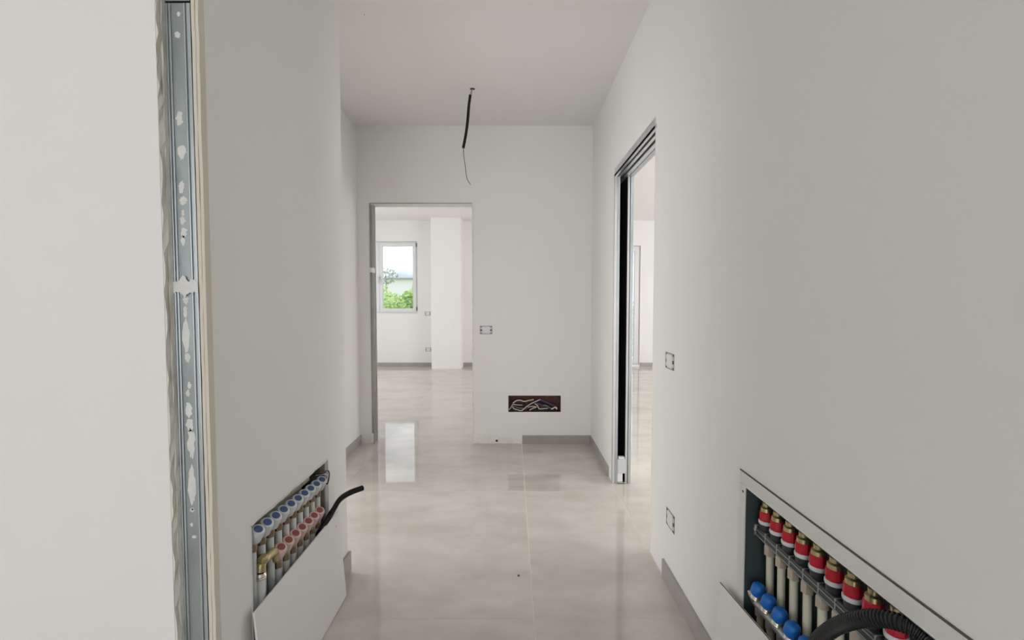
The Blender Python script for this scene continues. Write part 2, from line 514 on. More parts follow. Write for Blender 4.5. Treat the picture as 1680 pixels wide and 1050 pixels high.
# unseen windows: frames added round the openings that hold area lights
def far_frame(name, label, axis, pos, u0, u1, z0, z1):
    m = MB()
    def bx(a, b, c, d):
        if axis == 'y': m.box(a, b, pos - 0.03, pos + 0.03, c, d)
        else: m.box(pos - 0.03, pos + 0.03, a, b, c, d)
    bx(u0, u0 + .06, z0, z1); bx(u1 - .06, u1, z0, z1); bx(u0 + .06, u1 - .06, z0, z0 + .06); bx(u0 + .06, u1 - .06, z1 - .06, z1)
    mid = (u0 + u1) / 2
    bx(mid - .05, mid + .05, z0 + .06, z1 - .06)
    struct(m.build(name, 'window_white'), label, 'window')
far_frame('window_3', 'wide white window frame behind the viewer', 'y', Y0 - 0.08, *RW)
far_frame('added_window_4', 'added unseen white window frame at the left end of the living room', 'x', X0 - 0.08, *LW)
far_frame('added_window_7', 'added unseen white glazed door frame at the right end of the living room', 'x', X1 + 0.08, *EW2)
far_frame('added_window_6', 'added unseen white window frame in the added side room behind the left wall', 'x', X0 - 0.08, *LW2)
far_frame('added_window_5', 'added unseen white window frame at the right end of the living room', 'x', X1 + 0.08, *EW)

# ---- baseboards (grey porcelain strips)
BH, BT = 0.072, 0.010
def baseboard(name, label, x0, x1, y0, y1, h=BH):
    return struct(MB().box(x0, x1, y0, y1, 0, h).build(name, 'skirting', bevel=0.0012), label, 'baseboard')
bbx = onY(857, 726, YB).x
baseboard('baseboard_back', 'grey tile baseboard along the back wall under the cable box', bbx, XR - BT - 0.001, YB - BT, YB)
baseboard('baseboard_right_far', 'grey tile baseboard on right wall between corner and pocket door', XR - BT, XR, onX(999, 770, XR).y, YB)
baseboard('baseboard_right_near', 'grey tile baseboard on right wall in the foreground', XR - BT, XR, Y0, onX(1089, 937, XR).y, 0.085)
baseboard('baseboard_left_recess', 'grey tile baseboard on the set back left wall', XLF, XLF + BT, 3.01, YB - 0.001)
baseboard('baseboard_left_near', 'short grey tile baseboard end at the left wall corner', XL, XL + 0.013, 1.90, YC + 0.012, 0.100)
baseboard('baseboard_return', 'grey tile baseboard on the return of the left wall', XLF + BT + 0.001, XL - 0.001, YC, YC + BT, BH)
baseboard('baseboard_far_left', 'grey tile baseboard below the far window', X0, cx0 - 0.001, YF - BT, YF)
baseboard('baseboard_far_middle', 'grey tile baseboard right of the boxed pillar', cx1 + 0.001, W2['x0'] - 0.02, YF - BT, YF)
baseboard('baseboard_far_right', 'grey tile baseboard right of the balcony door', W2['x1'] + 0.01, X1, YF - BT, YF)

# ================================================================== CUT WALL END (JAMB)
def ragged_strip(y0, y1, xb, xf, jx, jy, dz, z1=H, seed=1, taper=0.0):
    """upright strip between y0 and y1, from x=xb to a ragged face at x=xf"""
    rr = random.Random(seed)
    n = int(z1 / dz); v = MB()
    for i in range(n + 1):
        z = z1 * i / n
        f0 = xf + rr.uniform(-jx, jx); f1 = xf + rr.uniform(-jx, jx)
        a = y0 + rr.uniform(-jy, jy); b = y1 + rr.uniform(-jy * 0.3, jy * 0.3)
        v.v += [(xb, a, z), (f0, a, z), (f1, b, z), (xb, b, z)]
    for i in range(n):
        q = i * 4
        for k in range(4):
            v.f.append((q + k, q + (k + 1) % 4, q + 4 + (k + 1) % 4, q + 4 + k))
    v.f += [(0, 1, 2, 3), tuple(4 * n + k for k in (3, 2, 1, 0))]
    return v
YS = YJ1                                     # plane of the stud, facing the viewer
pb = thing('plasterboard_edge', 'ragged cut plasterboard edge on the left of the steel stud', 'plasterboard', (XS0, YJ0 + .015, 0))
ragged_strip(YJ0 + 0.0012, YJ0 + 0.0140, XS0 - 0.022, XS0 - 0.0005, 0.0040, 0.0002, 0.030, seed=3).build('board_layer', 'board_core', pb)
ragged_strip(YJ0 + 0.0150, YJ0 + 0.0300, XS0 - 0.022, XS0 + 0.0015, 0.0018, 0.0004, 0.03, seed=5).build('board_layer', 'board_core', pb)
pr = thing('plasterboard_edge', 'cream coloured plasterboard edge between steel stud and corridor wall', 'plasterboard', (XL - .01, YS, 0))
ragged_strip(YS - 0.0050, YS + 0.0155, XL - 0.0165, XL - 0.0085, 0.0005, 0.0010, 0.05, seed=11).build('board_layer', 'board_face', pr)
ragged_strip(YS - 0.0045, YS + 0.0155, XL - 0.0078, XL, 0.0005, 0.0012, 0.05, seed=13).build('board_layer', 'board_face', pr)

st = thing('steel_stud', 'galvanised steel wall stud with white plaster smears at left of picture', 'steel stud', ((XS0 + XS1) / 2, YS, 0))
JOIN = onY(300, 6, YS).z
def sbx(name, m_, a, b, d0, d1, z0, z1, bevel=0.0):
    """strip of the stud between x offsets a and b, standing out d0 to d1 towards the viewer"""
    return MB().box(XS0 + a, XS0 + b, YS - d1, YS - d0, z0, z1).build(name, m_, st, bevel=bevel)
WS = XS1 - XS0
sbx('web', 'steel', 0.001, WS - 0.001, 0.0, 0.002, 0, JOIN)
for a, b in ((0.0, 0.0062), (0.0085, 0.0135), (WS - 0.0165, WS - 0.0125), (WS - 0.0090, WS)):
    sbx('rib', 'steel_lip', a, b, 0.002, 0.0055, 0, JOIN - 0.001, .0012)
sbx('upper_track', 'steel', -0.001, WS, 0.002, 0.0070, JOIN + 0.003, H, .001)
sbx('shadow_gap_backing', 'gap', -0.002, WS + 0.0025, -0.006, -0.001, 0, H)
# plaster smears down the middle of the web
def smear(cx, cz, w, hgt, seed, th=0.0008):
    rr = random.Random(seed)
    n = 26; pts = []
    for i in range(n):
        a = 2 * math.pi * i / n
        q = rr.uniform(0.55, 1.15)
        pts.append((cx + math.cos(a) * w * 0.5 * q, YS - 0.0018, cz + math.sin(a) * hgt * 0.5 * rr.uniform(0.8, 1.12)))
    MB().prism(pts, (0, -th, 0)).build('plaster_smear', 'plaster', st)
for k, (py, wpx, hpx) in enumerate([(58, 9, 10), (195, 11, 24), (250, 12, 26), (308, 9, 22), (330, 13, 14), (350, 6, 12), (362, 9, 14), (382, 11, 16), (395, 7, 18),
                                    (492, 9, 16), (512, 8, 20), (552, 12, 62), (586, 8, 18), (632, 6, 12), (645, 7, 12), (672, 11, 26), (697, 12, 24), (726, 12, 52), (795, 12, 70), (836, 7, 8), (24, 5, 8), (860, 5, 7), (880, 7, 6)]):
    p = onY(302, py, YS)
    sc = FPX / p.y
    smear(XS0 + WS * 0.47 + random.uniform(-0.003, 0.003), p.z, wpx / sc * 1.15, hpx / sc, 50 + k)
# broad collar of plaster right across the stud
pz = onY(300, 470, YS).z
rr = random.Random(4)
pts = []
for i in range(21):
    f = i / 20
    pts.append((XS0 + 0.001 + (WS - 0.002) * f, YS - 0.005, pz + 0.014 + rr.uniform(-0.004, 0.004) + 0.014 * math.exp(-((f - .45) / .1) ** 2)))
for i in range(21):
    f = 1 - i / 20
    pts.append((XS0 + 0.001 + (WS - 0.002) * f, YS - 0.005, pz - 0.016 + rr.uniform(-0.004, 0.004) - 0.012 * math.exp(-((f - .45) / .08) ** 2)))
MB().prism(pts, (0, -0.0018, 0)).build('plaster_collar', 'plaster', st)
p = onY(317, 835, YS)
MB().lathe((p.x, YS - 0.0018, p.z), (0, -1, 0), [(0, .0024), (.002, .0022), (.0026, .001)], 8).build('screw_head', 'hardware_shadow_grey', st)

# ================================================================== BACK DOORWAY LINING
dl = thing('door_lining', 'rough grey metal lining of the doorway in the back wall', 'door lining', ((BD0 + BD1) / 2, YB + .06, 0))
dl['kind'] = 'structure'
ya, yb = YB - 0.002, YB + TB + 0.002
MB().box(BD0, BD0 + 0.006, ya, yb, 0, BDZ - 0.006).build('lining_left', 'frame_grey', dl)
MB().box(BD1 - 0.005, BD1, ya, yb, 0, BDZ - 0.006).build('lining_right', 'filler', dl)
MB().box(BD0, BD1, ya, yb, BDZ - 0.006, BDZ).build('lining_top', 'white_metal', dl)
for yy, mm in ((ya, 'frame_grey'), (YB + 0.040, 'steel_lip'), (YB + 0.085, 'steel_lip')):
    MB().box(BD0 + 0.006, BD0 + 0.010, yy, yy + 0.008, 0, BDZ - 0.006).build('lining_rib', mm, dl)
MB().box(BD0 - 0.010, BD0, YB - 0.003, YB, 0.0, BDZ + 0.006).build('edge_bead', 'frame_grey', dl)
MB().box(BD0, BD1, YB - 0.003, YB, BDZ, BDZ + 0.006).build('edge_bead', 'frame_grey', dl)
MB().box(BD1, BD1 + 0.005, YB - 0.002, YB, 0.0, BDZ).build('edge_bead', 'filler', dl)
pz = onY(608, 443, YB).z
MB().box(BD0 - 0.012, BD0 + 0.012, YB - 0.005, YB + 0.08, pz - 0.022, pz + 0.022).build('plaster_dab', 'filler', dl, bevel=0.006)
pz = onY(608, 722, YB).z
MB().box(BD0 - 0.030, BD0 + 0.004, YB - 0.0045, YB - 0.003, 0.005, 0.09).build('plaster_dab', 'filler', dl)

# filler patch at the foot of the back wall, with a cable hole
rr = random.Random(9)
pts = []
q0, q1 = onY(781, 724, YB).x, onY(842, 724, YB).x
for i in range(12):
    f = i / 11
    pts.append((q0 + (q1 - q0) * f, YB, 0.002 + rr.uniform(0, 0.012)))
for i in range(12):
    f = 1 - i / 11
    pts.append((q0 + (q1 - q0) * f, YB, 0.050 + 0.03 * math.sin(f * 3.0) + rr.uniform(-0.010, 0.010)))
MB().prism(pts, (0, -0.0025, 0)).build('filler_patch', 'filler', wb)
p = onY(815, 723, YB)
MB().lathe((p.x, YB - 0.0022, p.z), (0, -1, 0), [(0, .011), (.0008, .010)], 10).build('cable_hole', 'gap', wb)
p = onY(804, 719, YB)
MB().prism([(p.x - .03, YB, p.z + .006), (p.x + .012, YB, p.z - .004), (p.x + .014, YB, p.z + .001), (p.x - .03, YB, p.z + .010)], (0, -0.003, 0)).build('crack', 'board_core', wb)

# ================================================================== POCKET DOOR FRAME
pf = thing('pocket_door_frame', 'aluminium pocket door frame with dark slot in the right wall', 'door frame', (XR + .06, DY1, 0))
pf['kind'] = 'structure'
xa = XR - 0.004
sl0, sl1 = XR + 0.032, XR + 0.083
def pbx(name, m_, *a, bevel=0.0015):
    return MB().box(*a).build(name, m_, pf, bevel=bevel)
# far jamb: two upright profiles either side of the slot
pbx('jamb_profile', 'aluminium', xa, XR + 0.012, DY1 - 0.012, DY1 + 0.003, 0, DZ)
pbx('jamb_profile', 'steel_lip', XR + 0.014, sl0, DY1 - 0.008, DY1 + 0.003, 0, DZ)
pbx('jamb_profile', 'aluminium', sl1, XR + 0.098, DY1 - 0.008, DY1 + 0.003, 0, DZ)
pbx('jamb_profile', 'steel_lip', XR + 0.101, XR + 0.122, DY1 - 0.012, DY1 + 0.003, 0, DZ)
pbx('shadow_strip', 'hardware_shadow_grey', XR + 0.098, XR + 0.101, DY1 - 0.004, DY1 + 0.003, 0, DZ, bevel=0)
# lining of the slot, near-black colour stands in for its unlit depth
pbx('slot_lining', 'pocket_shade', sl0 - 0.0018, sl0, DY1 + 0.0032, YB - 0.002, 0.002, DZ, bevel=0)
pbx('slot_lining', 'pocket_shade', sl1, sl1 + 0.0018, DY1 + 0.0032, YB - 0.002, 0.002, DZ, bevel=0)
pbx('slot_lining', 'pocket_shade', sl0, sl1, YB - 0.004, YB - 0.002, 0.002, DZ, bevel=0)
# header track with two grooves
for a, b, mm in ((xa, XR + 0.012, 'aluminium'), (XR + 0.026, XR + 0.044, 'aluminium'), (XR + 0.060, XR + 0.086, 'aluminium'), (XR + 0.090, XR + 0.122, 'steel_lip')):
    pbx('head_profile', mm, a, b, DY0, DY1 + 0.003, DZ - 0.004, DZ + 0.048)
pbx('head_backing', 'pocket_shade', XR + 0.001, XR + 0.119, DY0, DY1, DZ + 0.044, DZ + 0.049, bevel=0)
pbx('edge_bead', 'aluminium', xa, XR, DY0 - 0.012, DY1 + 0.004, DZ - 0.004, DZ + 0.012)
pbx('edge_bead', 'steel_lip', xa, XR, DY1 - 0.001, DY1 + 0.010, 0, DZ + 0.012)
pbx('near_edge_bead', 'white_metal', XR - 0.0015, XR + 0.03, DY0, DY0 + 0.003, 0, DZ)
# white floor guide block
gz0 = onY(1020, 775, DY1).z; gz1 = onY(1020, 752, DY1).z
gb = MB().box(sl0 - 0.001, sl1 + 0.001, DY1 - 0.022, DY1 + 0.02, gz0, gz1).build('floor_guide', 'pale_grey_plastic', pf, bevel=0.003)
MB().box(sl0 + 0.006, sl1 - 0.006, DY1 - 0.016, DY1 + 0.012, gz1, gz1 + 0.014).build('guide_lug', 'white_plastic', gb, bevel=0.002)
pbx('guide_leg', 'white_plastic', sl0, sl0 + 0.034, DY1 - 0.014, DY1 + 0.01, 0.012, gz0, bevel=0.002)
pbx('guide_foot', 'hardware_shadow_grey', sl0, sl1, DY1 - 0.016, DY1 + 0.012, 0.0, 0.006)
pbx('guide_foot', 'aluminium', sl0, sl1, DY1 - 0.018, DY1 - 0.012, 0.006, 0.010)

# ================================================================== ELECTRICAL BOXES
def socket_box(label, wall, cx, cy, cz, w=0.105, hh=0.070):
    """open three module box: grey rim, dark corners, white protective cover. wall 'back' (faces -Y), 'right' (faces -X)"""
    t = thing('switch_box', label, 'switch box', (cx, cy, cz))
    def bx(name, m_, u0, u1, d0, d1, z0, z1, bevel=0.0):
        if wall == 'right':       # u along -Y so that u grows to the right in the picture, d out of the wall
            return MB().box(cx - d1, cx - d0, cy - u1, cy - u0, cz + z0, cz + z1).build(name, m_, t, bevel=bevel)
        return MB().box(cx + u0, cx + u1, cy - d1, cy - d0, cz + z0, cz + z1).build(name, m_, t, bevel=bevel)
    a, b = w / 2, hh / 2
    m_r = 0.0022
    bx('rim', 'hardware_shadow_grey', -a, a, 0, 0.0012, b - m_r, b); bx('rim', 'hardware_shadow_grey', -a, a, 0, 0.0012, -b, -b + m_r)
    bx('rim', 'hardware_shadow_grey', a - m_r, a, 0, 0.0012, -b + m_r, b - m_r); bx('rim', 'hardware_shadow_grey', -a, -a + m_r, 0, 0.0012, -b + m_r, b - m_r)
    bx('box_bottom', 'pale_grey_plastic', -a + m_r, a - m_r, 0, 0.0006, -b + m_r, b - m_r)
    c = bx('cover', 'white_plastic', -a * 0.64, a * 0.64, 0.0006, 0.004, -b * 0.72, b * 0.80, 0.001)
    for sx in (-1, 1):
        bx('screw_lug', 'dark_plastic', sx * a * 0.80 - 0.006, sx * a * 0.80 + 0.006, 0.0006, 0.0022, -0.008, 0.006)
        for sz in (-1, 1):
            bx('corner', 'hardware_shadow_grey', sx * a * 0.80 - 0.007, sx * a * 0.80 + 0.007, 0.0006, 0.0018, sz * b * 0.80 - 0.003, sz * b * 0.80 + 0.003)
    return t
p = onY(797.5, 541.5, YB); socket_box('open white switch box on back wall right of the doorway', 'back', p.x, YB, p.z)
p = onX(1099, 592.5, XR); socket_box('open switch box at hand height on right wall beside pocket door', 'right', XR, p.y, p.z, 0.105, 0.070)
p = onX(1100, 853.5, XR); socket_box('open socket box low on right wall above the floor', 'right', XR, p.y, p.z, 0.100, 0.075)
p = onY(703.5, 514.5, YF - 0.001); socket_box('small switch box on far living room wall beside the window', 'back', p.x - 0.02, YF, p.z, 0.105, 0.07)
p = onY(704.5, 573.5, YF - 0.001); socket_box('small socket box on far living room wall near the floor', 'back', p.x - 0.02, YF, p.z, 0.105, 0.07)

# junction box with cables in the back wall
jb = thing('junction_box', 'open reddish brown junction box full of cables in back wall', 'junction box', ((bx0 + bx1) / 2, YB + 0.04, bz0))
e = 0.0035
MB().box(bx0, bx1, YB + 0.078, YB + 0.083, bz0, bz1).build('box_back', 'terracotta_box', jb)
MB().box(bx0, bx0 + e, YB + 0.002, YB + 0.078, bz0, bz1).build('box_side', 'terracotta_box', jb)
MB().box(bx1 - e, bx1, YB + 0.002, YB + 0.078, bz0, bz1).build('box_side', 'terracotta_box', jb)
MB().box(bx0 + e, bx1 - e, YB + 0.002, YB + 0.078, bz0, bz0 + e).build('box_bottom', 'terracotta_box', jb)
MB().box(bx0 + e, bx1 - e, YB + 0.002, YB + 0.078, bz1 - e, bz1).build('box_top', 'terracotta_box', jb)
def cable(pix, m_, r=0.0035, d=0.03, parent=None, label=None, name='cable'):
    pts = []
    for k, q in enumerate(pix):
        dd = q[2] if len(q) > 2 else d
        pts.append(onY(q[0], q[1], YB + dd))
    path = spline(pts, 8)
    path = [Vector((min(max(v.x, bx0 + .008), bx1 - .008), v.y, min(max(v.z, bz0 + .008), bz1 - .008))) for v in path]
    return tag(MB().tube(path, r, 8).build(name, m_, parent, smooth=60), label, 'cable' if label else None)
Z6 = lambda x, y: (820 + x / 14.0, 640 + y / 14.0)
def C(pts, d):
    return [(*Z6(*q), d) for q in pts]
cg = 'cables inside the junction box'
cl = [
    ([(300, 300), (380, 245), (470, 232), (560, 260), (680, 235), (780, 215)], 'cable_cream', .004, .020, 'thick cream cable arching across the left of the junction box'),
    ([(215, 450), (300, 320), (360, 270), (520, 255), (640, 300)], 'cable_brown', .0032, .030, 'brown cable behind the cream cable in the junction box'),
    ([(215, 450), (260, 395), (300, 330), (400, 340), (520, 345)], 'cable_grey', .0034, .012, 'pale grey cable entering the junction box at lower left corner'),
    ([(290, 380), (330, 430), (400, 450), (500, 470), (600, 390), (720, 310), (830, 260), (930, 215)], 'cable_grey', .004, .010, 'long grey cable crossing the middle of the junction box diagonally'),
    ([(290, 350), (400, 400), (520, 420), (620, 430)], 'cable_green', .0045, .030, 'dark green cable low on the left in the junction box'),
    ([(930, 215), (1000, 250), (1090, 290), (1180, 330), (1280, 370)], 'cable_violet', .0045, .016, 'violet cable sloping to the right in the junction box'),
    ([(800, 310), (860, 350), (900, 425), (960, 430), (1100, 420)], 'cable_white', .0025, .010, 'thin white wire bent at the centre of the junction box'),
    ([(840, 300), (920, 330), (1000, 360), (1120, 400), (1240, 440)], 'cable_violet', .005, .028, 'dark violet cable behind the white wire in the junction box'),
    ([(1000, 350), (1060, 350), (1120, 390), (1200, 425)], 'cable_green', .004, .014, 'green cable on the right of the junction box'),
    ([(1180, 440), (1230, 415), (1270, 395), (1305, 410), (1300, 440)], 'cable_white', .004, .008, 'white cable end curled at lower right of the junction box'),
    ([(1040, 160), (1150, 140), (1270, 150), (1340, 190), (1365, 270)], 'cable_brown', .0035, .040, 'brown cable looped at the upper right of the junction box'),
    ([(640, 400), (720, 375), (840, 385), (760, 420), (680, 460)], 'cable_grey', .004, .022, 'grey cable loop low in the middle of the junction box'),
    ([(650, 420), (720, 470), (900, 470), (1100, 470), (1300, 465)], 'cable_black', .005, .034, 'black cable lying along the bottom of the junction box'),
    ([(220, 470), (350, 475), (480, 480), (620, 470)], 'cable_black', .0045, .026, 'black cable at the bottom left of the junction box'),
    ([(740, 260), (800, 250), (860, 250), (900, 300), (860, 360)], 'cable_black', .004, .030, 'black cable curled behind the crossing cables in the junction box'),
]
dk = ['black cable sloping behind the cream cable at the left back of the junction box', 'brown cable rising and dipping at the centre back of the junction box',
      'black cable falling from the top middle at the back of the junction box', 'black cable waving low at the left back of the junction box',
      'brown cable climbing to the right edge at the back of the junction box', 'black cable running from top left to lower right at the back of the junction box']
for j_, q in enumerate(([(240, 250), (420, 330), (640, 320), (820, 360)], [(560, 440), (700, 330), (900, 380), (1080, 350)], [(760, 200), (900, 280), (1060, 330), (1240, 300)],
          [(300, 430), (500, 380), (660, 430), (860, 440)], [(900, 440), (1040, 390), (1180, 420), (1330, 330)], [(420, 200), (620, 280), (760, 350), (1000, 400)])):
    cl.append((q, ('cable_black', 'cable_brown', 'cable_black')[j_ % 3], .0048, .042 + .003 * j_, dk[j_]))
for pts, m_, r, d, lab in cl:
    tag(cable(C(pts, d), m_, r * 1.35), lab, 'cable', cg)

# ================================================================== CEILING CABLE
HP = onZ(775, 146, H)
cw = thing('ceiling_cable', 'black corrugated conduit with bare wire hanging from the ceiling', 'cable', (HP.x, HP.y, H))
MB().lathe((HP.x, HP.y, H - 0.0005), (0, 0, -1), [(-.002, .020), (.001, .016)], 14).build('ceiling_hole', 'gap', cw)
yd = HP.y
A = lambda x, y, d=0.0: onY(x, y, yd + d)
for k, dx in enumerate((-1.2, 0.4, 1.4)):
    MB().tube(spline([Vector((HP.x + dx * .003, HP.y, H)), A(773.5 + dx, 150), A(772 + dx, 160), A(769 + dx * .6, 180)], 6), 0.0022, 6).build('wire', ('cable_grey', 'cable_black', 'cable_white')[k], cw)
corrugated([A(771.5, 156), A(769, 176), A(767, 200), A(764, 222), A(760, 243)], 0.0105).build('conduit', 'conduit', cw, smooth=30)
MB().tube(spline([A(761, 238), A(760.5, 252), A(763, 270), A(766, 292), A(772, 303)], 8), 0.0024, 6).build('bare_wire', 'cable_brown', cw, smooth=60)

# ================================================================== LEFT MANIFOLD
XLi = XL
yb0, yb1, zb0, zb1 = CL_Y0 + .001, CL_Y1 - .001, CL_Z0 + .001, CL_Z1 - .001
XBL = XL - 0.098
cab = thing('manifold_cabinet', 'grey metal cabinet set in the left wall behind blue capped manifold', 'cabinet', (XL - .05, (yb0 + yb1) / 2, CL_Z0))
MB().box(XBL - .002, XBL, yb0, yb1, zb0, zb1).build('back_plate', 'cabinet_khaki', cab)
MB().box(XBL, XL - .012, yb1 - .002, yb1, zb0, zb1).build('side_plate', 'cabinet_green', cab)
MB().box(XBL, XL - .012, yb0, yb0 + .002, zb0, zb1).build('side_plate', 'cabinet_green', cab)
MB().box(XBL, XL - .012, yb0 + .002, yb1 - .002, zb1 - .002, zb1).build('top_plate', 'cabinet_khaki', cab)
MB().box(XBL, XL - .012, yb0 + .002, yb1 - .002, zb0, zb0 + .002).build('bottom_plate', 'cabinet_khaki', cab)
MB().box(XBL, XBL + .012, yb1 - .020, yb1 - .002, zb0 + .002, zb1 - .002).build('corner_gap', 'gap', cab)
MB().box(XBL + .001, XL - .030, yb0 + .02, yb1 - .10, zb1 - .046, zb1 - .006).build('mounting_rail', 'cabinet_khaki', cab, bevel=.001)
MB().box(XL - .0299, XL - .0290, yb1 - .25, yb1 - .13, zb1 - .036, zb1 - .014).build('paper_label', 'paper_label', cab)
MB().box(XL - .032, XL - .012, yb1 - .0045, yb1 - .002, zb0 + .01, zb1 - .004).build('side_flange', 'cabinet_khaki', cab)
# ragged white plaster rim round the opening
rr = random.Random(21)
rim = thing('plaster_rim', 'uneven white plaster rim around the left manifold recess', 'plaster', (XL, (CL_Y0 + CL_Y1) / 2, CL_Z0)); rim['kind'] = 'structure'
def rough_line(a, b, off, n, name):
    pts = []
    a, b, off = Vector(a), Vector(b), Vector(off)
    for i in range(n + 1): pts.append(a.lerp(b, i / n) + off * 0.6)
    for i in range(n + 1): pts.append(b.lerp(a, i / n) + off * -rr.uniform(0.15, 0.9))
    MB().prism([tuple(p) for p in pts], (0.0016, 0, 0)).build(name, 'plaster', rim)
rough_line((XL, CL_Y0, CL_Z1), (XL, CL_Y1, CL_Z1), (0, 0, .006), 18, 'rim_top')
rough_line((XL, CL_Y0, CL_Z0), (XL, CL_Y0, CL_Z1), (0, -.004, 0), 12, 'rim_near')
rough_line((XL, CL_Y1, CL_Z0), (XL, CL_Y1, CL_Z1), (0, .004, 0), 12, 'rim_far')

XC = -0.742
blue_px = [(424, 868), (438, 858), (453, 846), (465, 836), (477, 826.5), (488.6, 818), (500, 809.5), (510.5, 801.5), (519, 794.5), (528.6, 786.5)]
red_px = [(461.6, 897), (473.7, 885), (484.6, 874), (495.6, 863.5), (507, 853.5), (516, 844.5), (525, 836.7)]
def even(px):
    P = [onX(a, b, XC) for a, b in px]
    n = len(P); ya_, yb_ = P[0].y, P[-1].y; za_, zb_ = P[0].z, P[-1].z
    return [Vector((XC, ya_ + (yb_ - ya_) * i / (n - 1), za_ + (zb_ - za_) * i / (n - 1))) for i in range(n)]
BP, RP = even(blue_px), even(red_px)
mf = thing('heating_manifold', 'heating manifold with ten blue and seven red caps in left wall', 'manifold', (XC - .03, (yb0 + yb1) / 2, CL_Z0))
AX = Vector((0.50, -0.22, 0.84)).normalized()
def cap_mesh(ring, name):
    m = MB().lathe((0, 0, 0), AX, [(-.046, .017), (-.040, .0215), (-.006, .0205), (-.001, .0185), (0, .0165)], 20)
    return m.mesh(name, ring, 40)
def disc_mesh(m_):
    return MB().lathe(AX * 0.0002, AX, [(0, .0125), (.0012, .0120)], 18).mesh('cap_disc', m_, 40)
def nut_mesh():
    return MB().lathe((0, 0, 0), (0, 0, 1), [(-.016, .011), (-.014, .0145), (.004, .0145), (.008, .012), (.030, .011)], 6).mesh('union_nut', 'old_brass')
capB, capR = cap_mesh('cap_white', 'valve_cap'), cap_mesh('cap_pink', 'valve_cap')
dB, dR = disc_mesh('blue_disc'), disc_mesh('red_disc')
nutM = nut_mesh()
def put(name, me, loc, parent, base):
    o = bpy.data.objects.new(name, me); COL.objects.link(o)
    o.parent = parent; o.location = Vector(loc) - Vector(base)
    return o
mb = mf.location
for row, cm, dm, zlow in ((BP, capB, dB, 0), (RP, capR, dR, 1)):
    for i, q in enumerate(row):
        c = put('valve_cap', cm, q, mf, mb)
        d = bpy.data.objects.new('cap_disc', dm); COL.objects.link(d); d.parent = c
        xo = -0.014 if not zlow else -0.006
        put('union_nut', nutM, (q.x + xo - .010, q.y + .006, q.z - .056), mf, mb)
        MB().tube([(q.x + xo - .010, q.y + .006, q.z - .069), (q.x + xo - .010, q.y + .006, CL_Z0 + .004)], 0.0120, 12).build('pipe', 'pipe_white', mf, smooth=50)
for row, nm in ((BP, 0), (RP, 1)):
    a, b = row[0], row[-1]
    MB().tube([(a.x - .030, a.y - .02, a.z - .040), (b.x - .030, b.y + .02, b.z - .040)], 0.016, 14).build('manifold_bar', 'old_brass', mf, smooth=50)
# brass end valve of the lower bar and its thick pipe
v0 = onX(449, 906, XC - .01); v1 = onX(430, 922, XC - .01); v2 = onX(427, 938, XC - .01)
q = RP[0]
MB().tube(spline([Vector((q.x - .012, q.y - .016, q.z - .034)), v0, v1, v2], 8), [.012] * 8 + [.014] * 8 + [.015] * 9, 12).build('end_valve', 'brass', mf, smooth=50)
MB().lathe(v1 + Vector((.004, -.006, .006)), (0.3, -.2, 1), [(0, .014), (.006, .016), (.016, .015), (.02, .009)], 6).build('valve_head', 'brass', mf)
MB().lathe(v2 + Vector((0, 0, -.020)), (0, 0, 1), [(0, .016), (.003, .0175), (.006, .015), (.010, .0175), (.013, .016), (.018, .014)], 16).build('valve_ring', 'nickel', mf, smooth=40)
MB().tube([v2 + Vector((0, 0, -.018)), Vector((v2.x - .002, v2.y + .004, CL_Z0 + .004))], .0140, 14).build('pipe', 'pipe_white', mf, smooth=50)
# two wire loops at the far end of the recess
wl_ = [onX(530, 777, XL + .004), onX(536, 772, XL + .008), onX(540, 775, XL + .010), onX(539.5, 786, XL + .010), onX(537, 794, XL + .006), onX(534, 790, XL - .004)]
tag(MB().tube(spline([Vector((XL - .03, wl_[0].y - .01, wl_[0].z))] + wl_, 8), .0022, 8).build('wire', 'cable_black', smooth=60), 'thin black wire loop at far corner of the left manifold recess', 'wire')
wl_ = [onX(533, 778, XL + .002), onX(537, 781, XL + .003), onX(536, 790, XL + .003), onX(533, 800, XL - .008)]
tag(MB().tube(spline([Vector((XL - .03, wl_[0].y - .012, wl_[0].z))] + wl_, 8), .0022, 8).build('wire', 'cable_white', smooth=60), 'thin white wire at far corner of the left manifold recess', 'wire')

# black conduit coming out of the left recess
c0 = onX(512, 888, XL - .03); c1 = onX(528, 868, XL + .000)
pts = [c0 + Vector((-.02, -.02, -.12)), c0, onX(531, 862, XL + .012), onX(546, 838, XL + .03), onX(558, 819, XL + .05), onX(575, 808, XL + .08), onX(595, 800.5, XL + .115)]
co = tag(corrugated(pts, .0115).build('corrugated_conduit', 'conduit', smooth=30), 'black corrugated conduit poking out of the left manifold recess', 'conduit')
MB().lathe(pts[-1], pts[-1] - pts[-2], [(-.001, .0085), (.0004, .0080)], 12).build('conduit_mouth', 'gap', co)

# loose white cover leaning over the lower half of the left recess
t0 = onX(414, 1001, XL + .018); t1 = onX(528, 872, XL + .018)
zt = (t0.z + t1.z) / 2
LB = 0.019
p_near_top = Vector((XL + .018, t0.y, zt)); p_far_top = Vector((XL + .018, 1.955, zt))
p_far_bot = onZ(566.5, 977, 0.003); p_near_bot = Vector((p_far_bot.x, t0.y, 0.003))
p_far_top.y = p_far_bot.y
nrm = (p_far_top - p_near_top).cross(p_near_bot - p_near_top).normalized()
if nrm.x < 0: nrm = -nrm
cv = MB().prism([p_near_top, p_far_top, p_far_bot, p_near_bot], nrm * 0.006).build('cover_panel', 'cover_white', bevel=.0015)
tag(cv, 'white sheet cover leaning on floor against lower left manifold recess', 'cover panel')
p = p_far_top.lerp(p_far_bot, .13).lerp(p_near_top.lerp(p_near_bot, .13), .06) + nrm * .006
MB().lathe(p, nrm, [(0, .0035), (.0008, .003)], 8).build('screw_hole', 'cabinet_khaki', cv)

